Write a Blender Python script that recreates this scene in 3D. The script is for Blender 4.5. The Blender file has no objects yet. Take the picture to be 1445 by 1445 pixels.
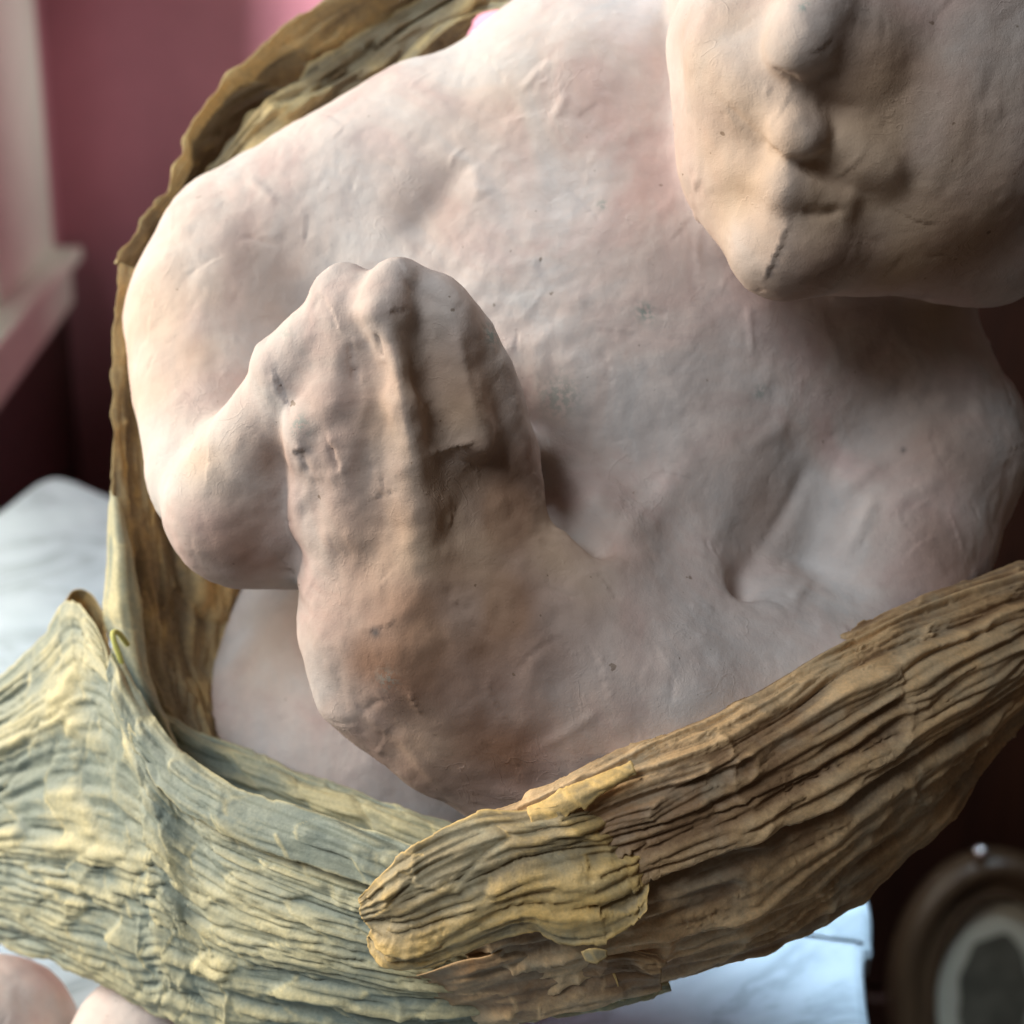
import bpy, math, random
import numpy as np
from mathutils import Matrix, Vector

# ------------------------------------------------------------------ camera, light, exposure
S = 0.5/1806.0            # metres per unit of the modelling frame
D = 1806.0                # camera stands D units in front of the modelling plane
CX = CY = 722.5
TABLE_Z = 0.72
CAM_H = 0.45
PITCH, ROLL = math.radians(20), math.radians(2.5)
sc = bpy.context.scene
cam_data = bpy.data.cameras.new('camera')
cam = bpy.data.objects.new('camera', cam_data)
sc.collection.objects.link(cam)
cam_data.sensor_width = 36; cam_data.lens = 18/ (722.5/1806.0)
cam_data.clip_start = 0.01; cam_data.clip_end = 50
cam_data.dof.use_dof = True
cam_data.dof.focus_distance = 0.440
cam_data.dof.aperture_fstop = 6.8
CAMM = (Matrix.Translation((0, 0, TABLE_Z+CAM_H)) @ Matrix.Rotation(math.pi/2-PITCH, 4, 'X') @ Matrix.Rotation(ROLL, 4, 'Z'))
cam.matrix_world = CAMM
sc.camera = cam
MW = np.array(CAMM)

world = bpy.data.worlds.new('World'); sc.world = world; world.use_nodes = True
bg = world.node_tree.nodes['Background']
bg.inputs[0].default_value = (1.0, 0.80, 0.66, 1); bg.inputs[1].default_value = 0.06

def area(name, loc, target, sx, sy, power, col, spread=180):
    l = bpy.data.lights.new(name, 'AREA'); l.shape = 'RECTANGLE'; l.size = sx; l.size_y = sy
    l.energy = power; l.color = col; l.spread = math.radians(spread)
    o = bpy.data.objects.new(name, l); sc.collection.objects.link(o)
    o.location = loc
    d = Vector(target)-Vector(loc)
    o.rotation_euler = d.to_track_quat('-Z', 'Y').to_euler()
    return o
FIG = (0.0, 0.50, 1.0)
area('window_light', (-1.22, 0.58, 1.40), FIG, 0.5, 0.65, 29, (1.0, 0.91, 0.77))
area('room_light', (-0.70, -0.22, 1.92), FIG, 0.55, 0.55, 13.0, (0.85, 0.93, 1.0))
area('casing_fill', (0.9, 2.2, 2.2), (-1.05, 2.9, 1.05), 0.2, 0.2, 0.7, (0.95, 1.0, 0.95), 28)  # added fill on the window casing, unseen source
area('table_fill', (0.30, 1.0, 2.3), (0.22, 0.82, 0.72), 0.3, 0.3, 4.6, (0.72, 0.88, 1.0), 38)  # added overhead fill that brightens the table top, unseen source
area('far_window_light', (-1.45, 1.45, 1.75), (-0.1, 3.2, 1.75), 0.5, 0.5, 58, (0.98, 0.96, 1.0), 80)
sc.view_settings.view_transform = 'Standard'; sc.view_settings.look = 'None'
sc.view_settings.exposure = -0.05; sc.view_settings.gamma = 1.0

# ------------------------------------------------------------------ helpers
rng = np.random.default_rng(7)
def P(px, py, z):                       # photo pixel + depth toward the camera -> modelling frame
    k = 1-z/D
    return np.array([(px-CX)*k, -(py-CY)*k, z], float)
def to_world(m):
    m = np.asarray(m, float)
    c = np.stack([m[..., 0]*S, m[..., 1]*S, (m[..., 2]-D)*S], -1)
    return c @ MW[:3, :3].T + MW[:3, 3]
def ray(px, py):
    d = MW[:3, :3] @ np.array([(px-CX)/D, -(py-CY)/D, -1.0]); return MW[:3, 3], d
def on_height(px, py, z):
    o, d = ray(px, py); return o + d*((z-o[2])/d[2])
def on_plane(px, py, p0, n):
    o, d = ray(px, py); p0 = np.array(p0); n = np.array(n); return o + d*(((p0-o) @ n)/(d @ n))

def hash3(ix, iy, iz, seed):
    h = (ix.astype(np.int64)*374761393 + iy.astype(np.int64)*668265263 + iz.astype(np.int64)*2147483647 + seed*974634777) & 0xffffffff
    h = ((h ^ (h >> 13))*1274126177) & 0xffffffff
    h = ((h ^ (h >> 16))*2246822519) & 0xffffffff
    return ((h ^ (h >> 15)) & 0xffff)/32767.5-1.0
def noise3(p, seed=0):
    i = np.floor(p).astype(np.int64); f = p-i; u = f*f*f*(f*(f*6-15)+10)
    r = 0
    for dx in (0, 1):
        wx = u[..., 0] if dx else 1-u[..., 0]
        for dy in (0, 1):
            wy = u[..., 1] if dy else 1-u[..., 1]
            for dz in (0, 1):
                wz = u[..., 2] if dz else 1-u[..., 2]
                r = r + wx*wy*wz*hash3(i[..., 0]+dx, i[..., 1]+dy, i[..., 2]+dz, seed)
    return r
def noise2(x, y, seed=0):
    ix = np.floor(x).astype(np.int64); iy = np.floor(y).astype(np.int64); fx = x-ix; fy = y-iy
    u = fx*fx*(3-2*fx); v = fy*fy*(3-2*fy); z = np.zeros_like(ix)
    a = hash3(ix, iy, z, seed); b = hash3(ix+1, iy, z, seed); c = hash3(ix, iy+1, z, seed); d = hash3(ix+1, iy+1, z, seed)
    return (a*(1-u)+b*u)*(1-v)+(c*(1-u)+d*u)*v
def noise1(x, seed=0):
    return noise2(x, np.zeros_like(x)+0.5, seed)

# ------------------------------------------------------------------ materials
def mat(name):
    m = bpy.data.materials.new(name); m.use_nodes = True
    nt = m.node_tree; return m, nt, nt.nodes['Principled BSDF']
def N(nt, t, **kw):
    n = nt.nodes.new(t)
    for k, v in kw.items(): setattr(n, k, v)
    return n
def lk(nt, a, b): nt.links.new(a, b)
def noise_node(nt, scale, detail=4, rough=0.6, vec=None, dist=0.0):
    n = N(nt, 'ShaderNodeTexNoise'); n.inputs['Scale'].default_value = scale; n.inputs['Detail'].default_value = detail
    n.inputs['Roughness'].default_value = rough; n.inputs['Distortion'].default_value = dist
    if vec is not None: lk(nt, vec, n.inputs['Vector'])
    return n
def ramp(nt, fac, stops):
    r = N(nt, 'ShaderNodeValToRGB'); e = r.color_ramp.elements
    while len(e) < len(stops): e.new(0.5)
    for q, (p, c) in zip(e, stops): q.position = p; q.color = (*c, 1)
    lk(nt, fac, r.inputs[0]); return r
def mixc(nt, fac, a, b, mode='MIX'):
    m = N(nt, 'ShaderNodeMix', data_type='RGBA', blend_type=mode)
    for s, v in ((m.inputs[0], fac), (m.inputs[6], a), (m.inputs[7], b)):
        if isinstance(v, (int, float)): s.default_value = v
        elif isinstance(v, tuple): s.default_value = (*v, 1)
        else: lk(nt, v, s)
    return m.outputs[2]
def math_n(nt, op, a, b=0.0):
    m = N(nt, 'ShaderNodeMath', operation=op)
    for s, v in ((m.inputs[0], a), (m.inputs[1], b)):
        if isinstance(v, (int, float)): s.default_value = v
        else: lk(nt, v, s)
    return m.outputs[0]
def attr(nt, name):
    a = N(nt, 'ShaderNodeAttribute'); a.attribute_name = name; return a

def skin_paper():
    m, nt, b = mat('painted_paper_skin')
    co = N(nt, 'ShaderNodeTexCoord').outputs['Object']
    n1 = noise_node(nt, 17, 5, 0.62, co, 0.8); n2 = noise_node(nt, 70, 6, 0.65, co); n3 = noise_node(nt, 900, 3, 0.6, co)
    base = ramp(nt, n1.outputs[0], [(0.34, (0.585, 0.56, 0.545)), (0.48, (0.61, 0.535, 0.50)), (0.64, (0.58, 0.455, 0.425))])
    base2 = ramp(nt, n2.outputs[0], [(0.35, (0.92, 0.905, 0.895)), (0.65, (1.06, 1.02, 0.99))])
    c = mixc(nt, 1.0, base.outputs[0], base2.outputs[0], 'MULTIPLY')
    # rosy paint on cheeks, hand and chest folds, plus painted shade on hand and forearm
    c = mixc(nt, attr(nt, 'rosy_shade').outputs['Fac'], c, (0.225, 0.122, 0.078))
    c = mixc(nt, attr(nt, 'ochre').outputs['Fac'], c, (0.52, 0.36, 0.23))
    st = attr(nt, 'stain').outputs['Fac']
    st2 = math_n(nt, 'MULTIPLY', st, math_n(nt, 'GREATER_THAN', noise_node(nt, 420, 4, 0.7, co).outputs[0], 0.5))
    c = mixc(nt, st2, c, (0.24, 0.30, 0.27))
    c = mixc(nt, attr(nt, 'spot').outputs['Fac'], c, (0.06, 0.06, 0.065))
    speck = ramp(nt, noise_node(nt, 260, 2, 0.5, co).outputs[0], [(0.745, (1, 1, 1)), (0.775, (0.55, 0.52, 0.47))])
    c = mixc(nt, 1.0, c, speck.outputs[0], 'MULTIPLY')
    lk(nt, c, b.inputs['Base Color'])
    b.inputs['Roughness'].default_value = 0.74; b.inputs['Specular IOR Level'].default_value = 0.25
    bump = N(nt, 'ShaderNodeBump'); bump.inputs['Strength'].default_value = 0.6; bump.inputs['Distance'].default_value = 0.0010
    v1 = noise_node(nt, 1500, 4, 0.7, co); v2 = noise_node(nt, 330, 5, 0.65, co)
    h = math_n(nt, 'ADD', math_n(nt, 'MULTIPLY', v1.outputs[0], 0.30), math_n(nt, 'MULTIPLY', v2.outputs[0], 0.5))
    cn = noise_node(nt, 75, 3, 0.55, co, 0.5); cm = noise_node(nt, 28, 2, 0.5, co)
    ridge = ramp(nt, math_n(nt, 'ABSOLUTE', math_n(nt, 'SUBTRACT', cn.outputs[0], 0.5)), [(0.0, (1, 1, 1)), (0.022, (0, 0, 0))])
    cmask = ramp(nt, cm.outputs[0], [(0.52, (0, 0, 0)), (0.66, (1, 1, 1))])
    h = math_n(nt, 'ADD', h, math_n(nt, 'MULTIPLY', math_n(nt, 'MULTIPLY', ridge.outputs[0], cmask.outputs[0]), 0.22))
    wv = N(nt, 'ShaderNodeVectorMath', operation='MULTIPLY_ADD'); wn = noise_node(nt, 40, 3, 0.6, co)
    lk(nt, wn.outputs['Color'], wv.inputs[0]); wv.inputs[1].default_value = (0.018, 0.018, 0.018); lk(nt, co, wv.inputs[2])
    for vs, vw in ((42, 0.42), (110, 0.10)):      # crumpled-paper facets
        vo = N(nt, 'ShaderNodeTexVoronoi'); vo.inputs['Scale'].default_value = vs; lk(nt, wv.outputs[0], vo.inputs['Vector'])
        mk = ramp(nt, noise_node(nt, vs*0.45, 2, 0.5, co).outputs[0], [(0.38, (0.1, 0.1, 0.1)), (0.68, (1, 1, 1))])
        h = math_n(nt, 'ADD', h, math_n(nt, 'MULTIPLY', math_n(nt, 'MULTIPLY', vo.outputs['Distance'], vw), mk.outputs[0]))
    lk(nt, h, bump.inputs['Height']); lk(nt, bump.outputs[0], b.inputs['Normal'])
    return m

def crepe(name, valley, crest, brown, brownness, trans=0.12):
    m, nt, b = mat(name)
    co = N(nt, 'ShaderNodeTexCoord').outputs['Object']
    n1 = noise_node(nt, 45, 5, 0.6, co, 0.5); n2 = noise_node(nt, 220, 5, 0.7, co)
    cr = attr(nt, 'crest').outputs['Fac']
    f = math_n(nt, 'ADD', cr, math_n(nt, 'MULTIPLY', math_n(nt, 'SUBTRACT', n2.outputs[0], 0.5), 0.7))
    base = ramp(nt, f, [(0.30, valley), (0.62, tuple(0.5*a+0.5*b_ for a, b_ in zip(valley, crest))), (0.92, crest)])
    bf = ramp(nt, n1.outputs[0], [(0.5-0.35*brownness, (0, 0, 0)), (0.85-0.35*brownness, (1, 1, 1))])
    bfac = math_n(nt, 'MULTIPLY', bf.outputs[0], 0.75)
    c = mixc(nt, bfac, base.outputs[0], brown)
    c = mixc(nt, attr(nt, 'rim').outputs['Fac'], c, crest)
    tone = ramp(nt, noise_node(nt, 600, 4, 0.7, co).outputs[0], [(0.3, (0.82, 0.82, 0.80)), (0.7, (1.12, 1.1, 1.06))])
    c = mixc(nt, 1.0, c, tone.outputs[0], 'MULTIPLY')
    lk(nt, c, b.inputs['Base Color'])
    b.inputs['Roughness'].default_value = 0.55; b.inputs['Specular IOR Level'].default_value = 0.35
    bump = N(nt, 'ShaderNodeBump'); bump.inputs['Strength'].default_value = 0.45; bump.inputs['Distance'].default_value = 0.0005
    lk(nt, math_n(nt, 'ADD', noise_node(nt, 1300, 4, 0.7, co).outputs[0], noise_node(nt, 400, 4, 0.7, co).outputs[0]), bump.inputs['Height'])
    lk(nt, bump.outputs[0], b.inputs['Normal'])
    t = N(nt, 'ShaderNodeBsdfTranslucent'); lk(nt, mixc(nt, 1.0, c, (1.0, 0.78, 0.45), 'MULTIPLY'), t.inputs[0])
    ms = N(nt, 'ShaderNodeMixShader'); ms.inputs[0].default_value = trans
    lk(nt, b.outputs[0], ms.inputs[1]); lk(nt, t.outputs[0], ms.inputs[2])
    lk(nt, ms.outputs[0], nt.nodes['Material Output'].inputs['Surface'])
    return m
def plain(name, col, rough=0.5, nscale=30, var=0.15, spec=0.4, bump=0.0):
    m, nt, b = mat(name)
    co = N(nt, 'ShaderNodeTexCoord').outputs['Object']
    n = noise_node(nt, nscale, 5, 0.6, co)
    r = ramp(nt, n.outputs[0], [(0.3, tuple(c*(1-var) for c in col)), (0.7, tuple(min(1, c*(1+var)) for c in col))])
    lk(nt, r.outputs[0], b.inputs['Base Color']); b.inputs['Roughness'].default_value = rough
    b.inputs['Specular IOR Level'].default_value = spec
    if bump:
        bn = N(nt, 'ShaderNodeBump'); bn.inputs['Distance'].default_value = bump
        lk(nt, noise_node(nt, nscale*6, 4, 0.6, co).outputs[0], bn.inputs['Height']); lk(nt, bn.outputs[0], b.inputs['Normal'])
    return m
def marble():
    m, nt, b = mat('white_marble')
    co = N(nt, 'ShaderNodeTexCoord').outputs['Object']
    w = noise_node(nt, 5, 6, 0.6, co, 1.2)
    v = math_n(nt, 'ABSOLUTE', math_n(nt, 'SUBTRACT', w.outputs[0], 0.5))
    r = ramp(nt, v, [(0.0, (0.27, 0.34, 0.40)), (0.03, (0.38, 0.47, 0.55)), (0.12, (0.45, 0.55, 0.63))])
    w2 = noise_node(nt, 14, 5, 0.6, co, 0.8)
    r2 = ramp(nt, w2.outputs[0], [(0.35, (0.85, 0.87, 0.88)), (0.6, (1, 1, 1))])
    lk(nt, mixc(nt, 1.0, r.outputs[0], r2.outputs[0], 'MULTIPLY'), b.inputs['Base Color'])
    b.inputs['Roughness'].default_value = 0.3
    return m
def wood(name, c1, c2, rough=0.35, scale=6):
    m, nt, b = mat(name)
    co = N(nt, 'ShaderNodeTexCoord').outputs['Object']
    mp = N(nt, 'ShaderNodeMapping'); mp.inputs['Scale'].default_value = (1, 1, 0.12); lk(nt, co, mp.inputs[0])
    n = noise_node(nt, scale*6, 6, 0.65, mp.outputs[0], 0.4)
    r = ramp(nt, n.outputs[0], [(0.3, c1), (0.7, c2)])
    lk(nt, r.outputs[0], b.inputs['Base Color']); b.inputs['Roughness'].default_value = rough
    return m

M_SKIN = skin_paper()
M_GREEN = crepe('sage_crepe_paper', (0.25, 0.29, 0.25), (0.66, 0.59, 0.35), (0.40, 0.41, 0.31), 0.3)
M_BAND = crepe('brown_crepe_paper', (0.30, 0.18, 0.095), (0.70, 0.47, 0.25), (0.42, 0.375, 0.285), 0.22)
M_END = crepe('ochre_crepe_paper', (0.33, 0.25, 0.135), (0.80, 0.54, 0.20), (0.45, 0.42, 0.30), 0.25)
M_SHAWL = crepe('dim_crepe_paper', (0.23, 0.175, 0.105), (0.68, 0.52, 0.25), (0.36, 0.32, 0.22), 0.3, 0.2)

# ------------------------------------------------------------------ object bookkeeping
def link(name, me, m, parent=None):
    o = bpy.data.objects.new(name, me); sc.collection.objects.link(o)
    if m is not None: me.materials.append(m)
    if parent is not None: o.parent = parent
    return o
def tag(o, label, cat, kind=None):
    if label: o['label'] = label
    if cat: o['category'] = cat
    if kind: o['kind'] = kind
    return o
def empty(name, loc, label, cat):
    o = bpy.data.objects.new(name, None); sc.collection.objects.link(o); o.location = loc; o.empty_display_size = 0.02
    return tag(o, label, cat)
def mesh_np(name, v, f, smooth=True):
    me = bpy.data.meshes.new(name)
    v = np.ascontiguousarray(v, np.float32); f = np.ascontiguousarray(f, np.int32)
    me.vertices.add(len(v)); me.vertices.foreach_set('co', v.ravel())
    k = f.shape[1]
    me.loops.add(f.size); me.loops.foreach_set('vertex_index', f.ravel())
    me.polygons.add(len(f)); me.polygons.foreach_set('loop_start', np.arange(0, f.size, k, dtype=np.int32))
    me.polygons.foreach_set('loop_total', np.full(len(f), k, np.int32))
    me.update(calc_edges=True); me.validate()
    if smooth: me.polygons.foreach_set('use_smooth', np.ones(len(me.polygons), bool))
    return me
def set_attr(me, name, val):
    a = me.attributes.new(name, 'FLOAT', 'POINT'); a.data.foreach_set('value', np.ascontiguousarray(val, np.float32))

# ------------------------------------------------------------------ the setting
def box_mesh(name, corners8):
    me = bpy.data.meshes.new(name)
    me.from_pydata([tuple(map(float, c)) for c in corners8], [], [(0, 3, 2, 1), (4, 5, 6, 7), (0, 1, 5, 4), (1, 2, 6, 5), (2, 3, 7, 6), (3, 0, 4, 7)])
    me.update(); return me
def prism(name, quad, z0, z1, m, parent=None, bevel=0.0, origin=(0, 0, 0)):
    q = [np.array(p[:2], float)-np.array(origin[:2]) for p in quad]
    a = sum(q[i][0]*q[(i+1) % 4][1]-q[(i+1) % 4][0]*q[i][1] for i in range(4))
    if a < 0: q = q[::-1]
    o = link(name, box_mesh(name, [(*p, z0-origin[2]) for p in q]+[(*p, z1-origin[2]) for p in q]), m, parent)
    if bevel:
        b = o.modifiers.new('bevel', 'BEVEL'); b.width = bevel; b.segments = 3
    return o
M_WALL = plain('rose_wall_paint', (0.56, 0.235, 0.28), 0.7, 8, 0.06, 0.2)
M_TRIM = plain('cream_trim_paint', (0.64, 0.70, 0.60), 0.5, 12, 0.06)
M_FLOOR = wood('dark_floor_boards', (0.035, 0.016, 0.009), (0.075, 0.034, 0.017))
M_CAB = wood('dark_cabinet_wood', (0.020, 0.008, 0.006), (0.045, 0.016, 0.010), 0.45)
M_FRAME = wood('dark_frame_wood', (0.030, 0.017, 0.010), (0.075, 0.045, 0.024), 0.4, 20)
M_MAT = plain('cream_mount_card', (0.36, 0.34, 0.28), 0.8, 40, 0.05)
M_PIC = plain('dark_sepia_print', (0.075, 0.07, 0.055), 0.5, 25, 0.5)
M_BRASS = plain('tarnished_brass', (0.75, 0.72, 0.78), 0.25, 40, 0.1)
M_BRASS.node_tree.nodes['Principled BSDF'].inputs['Metallic'].default_value = 1.0
M_LEG = wood('walnut_table_leg', (0.05, 0.025, 0.014), (0.10, 0.05, 0.025))
M_MARBLE = marble()

FAR_Y = 3.2
fl = link('floor', box_mesh('floor', [(-3, -1.5, -0.05), (3, -1.5, -0.05), (3, 3.5, -0.05), (-3, 3.5, -0.05), (-3, -1.5, 0), (3, -1.5, 0), (3, 3.5, 0), (-3, 3.5, 0)]), M_FLOOR)
tag(fl, 'dark polished wooden floor beneath the table', None, 'structure')
wl = link('wall', box_mesh('wall', [(-3, FAR_Y, 0), (3, FAR_Y, 0), (3, FAR_Y+.1, 0), (-3, FAR_Y+.1, 0), (-3, FAR_Y, 2.8), (3, FAR_Y, 2.8), (3, FAR_Y+.1, 2.8), (-3, FAR_Y+.1, 2.8)]), M_WALL)
tag(wl, 'rose pink painted wall behind the sculpture', None, 'structure')
# window side: casing board, sill and the wall under it, running toward the camera
cs = on_plane(62, 330, (0, 2.95, 0), (0, 1, 0))
dw = np.array([-0.197, 1.0, 0]); dw /= np.linalg.norm(dw); nw = np.array([dw[1], -dw[0], 0])
def along(t, off): return cs+dw*t+nw*off
sill_top = on_plane(101, 352, cs+nw*0.07, np.array([0, 1, 0]))[2]
pr = prism('window_wall', [along(-3.0, 0), along(0.6, 0), along(0.6, -0.12), along(-3.0, -0.12)], 0, sill_top-0.03, M_CAB)  # dark wood colour stands in for the shade below the sill
tag(pr, 'wall under the window, coloured dark to stand in for shade', None, 'structure')
p2 = prism('window_wall_return', [along(0.003, -0.004), along(0.6, -0.004), along(0.6, -0.12), along(0.003, -0.12)], sill_top-0.028, 2.8, M_WALL)
tag(p2, 'narrow strip of rose wall between window and corner', None, 'structure')
win = empty('window_frame', tuple(map(float, (cs[0], cs[1], sill_top))), 'cream painted window casing with projecting sill', 'window frame')
wo = np.array(win.location)
prism('casing', [along(-0.66, 0.02), along(0, 0.02), along(0, -0.11), along(-0.66, -0.11)], sill_top+.001, 2.5, M_TRIM, win, 0.006, wo)
prism('sill', [along(-2.6, 0.075), along(0.05, 0.075), along(0.05, -0.12), along(-2.6, -0.12)], sill_top-0.03, sill_top, M_TRIM, win, 0.006, wo)
prism('apron', [along(-2.55, 0.05), along(0.03, 0.05), along(0.03, 0.001), along(-2.55, 0.001)], sill_top-0.13, sill_top-0.031, M_TRIM, win, 0.004, wo)

# marble table with a scalloped top
def closed_spline(pts, n=14):
    pts = np.array(pts); out = []
    k = len(pts)
    for i in range(k):
        a, b, c, d = pts[i-1], pts[i], pts[(i+1) % k], pts[(i+2) % k]
        for t in np.arange(n)/n:
            out.append(0.5*((2*b)+(c-a)*t+(2*a-5*b+4*c-d)*t*t+(3*b-a-3*c+d)*t**3))
    return np.array(out)
tp = [on_height(x, y, TABLE_Z)[:2] for x, y in [(1226, 1420), (1232, 1330), (1216, 1238), (1120, 1130), (700, 940), (330, 760), (170, 704), (75, 673), (-5, 722), (-160, 830), (-300, 960), (-330, 1180), (-420, 1500)]]
yb = 0.16
tp += [np.array((tp[-1][0]+0.12, yb)), np.array((-0.10, yb-0.06)), np.array((0.14, yb))]
ol = closed_spline(tp)
tc = ol.mean(0)
table = empty('marble_table', (float(tc[0]), float(tc[1]), 0.0), 'small table with scalloped white marble top under the sculpture', 'table')
prof = [(-0.006, -0.022), (0.0, -0.018), (0.0, -0.006), (-0.002, -0.002), (-0.006, 0.0)]
nn = len(ol); nrm2 = np.roll(ol, -1, 0)-np.roll(ol, 1, 0); nrm2 = np.stack([nrm2[:, 1], -nrm2[:, 0]], 1); nrm2 /= np.linalg.norm(nrm2, axis=1)[:, None]
if (nrm2*(ol-tc)).sum() < 0: nrm2 = -nrm2
tv = []; tf = []
for off, dz in prof: tv += [(*(p+q*off-tc), TABLE_Z+dz) for p, q in zip(ol, nrm2)]
for r in range(len(prof)-1):
    for i in range(nn): tf.append((r*nn+i, r*nn+(i+1) % nn, (r+1)*nn+(i+1) % nn, (r+1)*nn+i))
tf.append(tuple(range((len(prof)-1)*nn, len(prof)*nn))); tf.append(tuple(reversed(range(nn))))
me = bpy.data.meshes.new('tabletop'); me.from_pydata([tuple(map(float, p)) for p in tv], [], tf); me.update()
link('tabletop', me, M_MARBLE, table)
def lathe(name, prof, m, parent, loc=(0, 0, 0), n=32):
    vv = []; ff = []
    for r, z in prof: vv += [(r*math.cos(2*math.pi*i/n), r*math.sin(2*math.pi*i/n), z) for i in range(n)]
    for k in range(len(prof)-1):
        for i in range(n): ff.append((k*n+i, k*n+(i+1) % n, (k+1)*n+(i+1) % n, (k+1)*n+i))
    ff.append(tuple(reversed(range(n)))); ff.append(tuple(range((len(prof)-1)*n, len(prof)*n)))
    me = bpy.data.meshes.new(name); me.from_pydata(vv, [], ff); me.update()
    me.polygons.foreach_set('use_smooth', np.ones(len(me.polygons), bool))
    o = link(name, me, m, parent); o.location = loc; return o
lathe('pedestal', [(0.17, 0), (0.17, 0.03), (0.06, 0.07), (0.045, 0.2), (0.07, 0.36), (0.045, 0.5), (0.06, 0.62), (0.13, 0.66), (0.14, 0.698)], M_LEG, table)

# dark cabinet and the oval picture leaning on it
cab = empty('wooden_cabinet', (0.95, 1.55, 0), 'tall dark wooden cabinet standing beyond the table', 'cabinet')
def cbox(name, x0, x1, y0, y1, z0, z1, m, parent, bevel=0.004):
    L = np.array(parent.location)
    return prism(name, [(x0, y0), (x1, y0), (x1, y1), (x0, y1)], z0, z1, m, parent, bevel, L)
cbox('carcass', 0.36, 1.6, 1.33, 1.8, 0.0, 1.35, M_CAB, cab)
cbox('door', 0.40, 0.95, 1.312, 1.33, 0.08, 1.30, M_CAB, cab)
cbox('door', 0.96, 1.55, 1.312, 1.33, 0.08, 1.30, M_CAB, cab)
cbox('plinth', 0.35, 1.62, 1.30, 1.329, 0.0, 0.07, M_CAB, cab)
pc = on_plane(1402, 1402, (0, 1.16, 0), (0, 1, 0))
of = empty('oval_picture', tuple(map(float, pc)), 'oval picture in dark wooden frame leaning on the cabinet', 'picture')
of.rotation_euler = (math.radians(-22), 0, math.radians(-6))
def oval_ring(name, prof, a, b, m, parent, n=72):
    vv = []; ff = []
    for w, dy in prof: vv += [((a+w)*math.cos(2*math.pi*i/n), dy, (b+w)*math.sin(2*math.pi*i/n)) for i in range(n)]
    K = len(prof)
    for k in range(K-1):
        for i in range(n): ff.append((k*n+i, k*n+(i+1) % n, (k+1)*n+(i+1) % n, (k+1)*n+i))
    me = bpy.data.meshes.new(name); me.from_pydata(vv, [], ff); me.update()
    me.polygons.foreach_set('use_smooth', np.ones(len(me.polygons), bool))
    return link(name, me, m, parent)
ax, az = 0.064, 0.108
oval_ring('frame', [(-0.002, 0.004), (0.0, -0.012), (0.006, -0.014), (0.012, -0.008), (0.024, -0.02), (0.036, -0.026), (0.046, -0.016), (0.052, 0.0), (0.050, 0.014), (0, 0.014)], ax, az, M_FRAME, of)
def disc(name, a, b, y, m, parent, n=64, wob=0.0):
    vv = [(0, y-0.0008, 0)]+[(a*math.cos(2*math.pi*i/n)*(1+wob*math.sin(3*i*0.3)), y, b*math.sin(2*math.pi*i/n)*(1+wob*math.cos(i*.5))) for i in range(n)]
    me = bpy.data.meshes.new(name); me.from_pydata(vv, [], [(0, 1+(i+1) % n, 1+i) for i in range(n)]); me.update()
    return link(name, me, m, parent)
disc('mount', ax+.001, az+.001, -0.0005, M_MAT, of)
disc('print', ax*0.60, az*0.62, -0.004, M_PIC, of, wob=0.05)
ring = lathe('hanging_knob', [(0.002, -0.004), (0.0075, -0.002), (0.009, 0.003), (0.006, 0.008), (0.001, 0.009)], M_BRASS, of, (-0.030, -0.022, az+0.048), 20)
# ------------------------------------------------------------------ the papier-mache figure: one continuous body
base_w = on_height(560, 1640, TABLE_Z)
figure = empty('paper_sculpture', (float(base_w[0]), float(base_w[1]), TABLE_Z),
               'papier-mache half figure with clasped hands and bowed head wrapped in crepe paper', 'sculpture')
FO = np.array(figure.location)

prims = []
def rc(a, b, ra, rb, k=30, sub=False):
    a = (a[0], a[1], a[2]+ZO); b = (b[0], b[1], b[2]+ZO)
    A = P(*a); B = P(*b); prims.append(('rc', A, B, ra*(1-a[2]/D), rb*(1-b[2]/D), k, sub))
def ball(c, r, k=30, sub=False): rc(c, (c[0]+0.5, c[1], c[2]), r, r, k, sub)
def ell(c, r, rot=(0, 0, 0), k=30, sub=False):
    c = (c[0], c[1], c[2]+ZO); C = P(*c); s = 1-c[2]/D
    R = np.array((Matrix.Rotation(math.radians(rot[2]), 3, 'Z') @ Matrix.Rotation(math.radians(rot[1]), 3, 'Y') @ Matrix.Rotation(math.radians(rot[0]), 3, 'X')))
    prims.append(('el', C, np.array(r, float)*s, R, k, sub))

ZO = 0.0
VOX = 4.0
# torso
ell((820, 560, -260), (420, 420, 250), k=1)
rc((372, 418, -190), (830, 175, -250), 122, 176, 90)          # right shoulder ridge
rc((348, 350, -200), (600, 235, -240), 114, 138, 60)
rc((830, 175, -250), (1130, 280, -270), 178, 190, 80)         # trapezius
rc((1120, 430, -260), (1290, 625, -230), 215, 150, 80)        # left shoulder
ell((760, 420, -150), (300, 190, 110), (0, 0, 12), 90)        # right chest plane
ell((1010, 700, -150), (175, 165, 135), (0, 0, 10), 60)       # left breast
rc((1285, 650, -210), (1200, 980, -70), 146, 130, 40)         # left upper arm
ell((1215, 800, -80), (75, 150, 55), (0, 0, 12), 45)
ell((585, 960, -570), (295, 300, 260), k=60)                  # belly
rc((500, 1060, -500), (470, 1500, -470), 250, 230, 60)        # lower body
rc((470, 1500, -470), (520, 1600, -330), 235, 260, 60)
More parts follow.
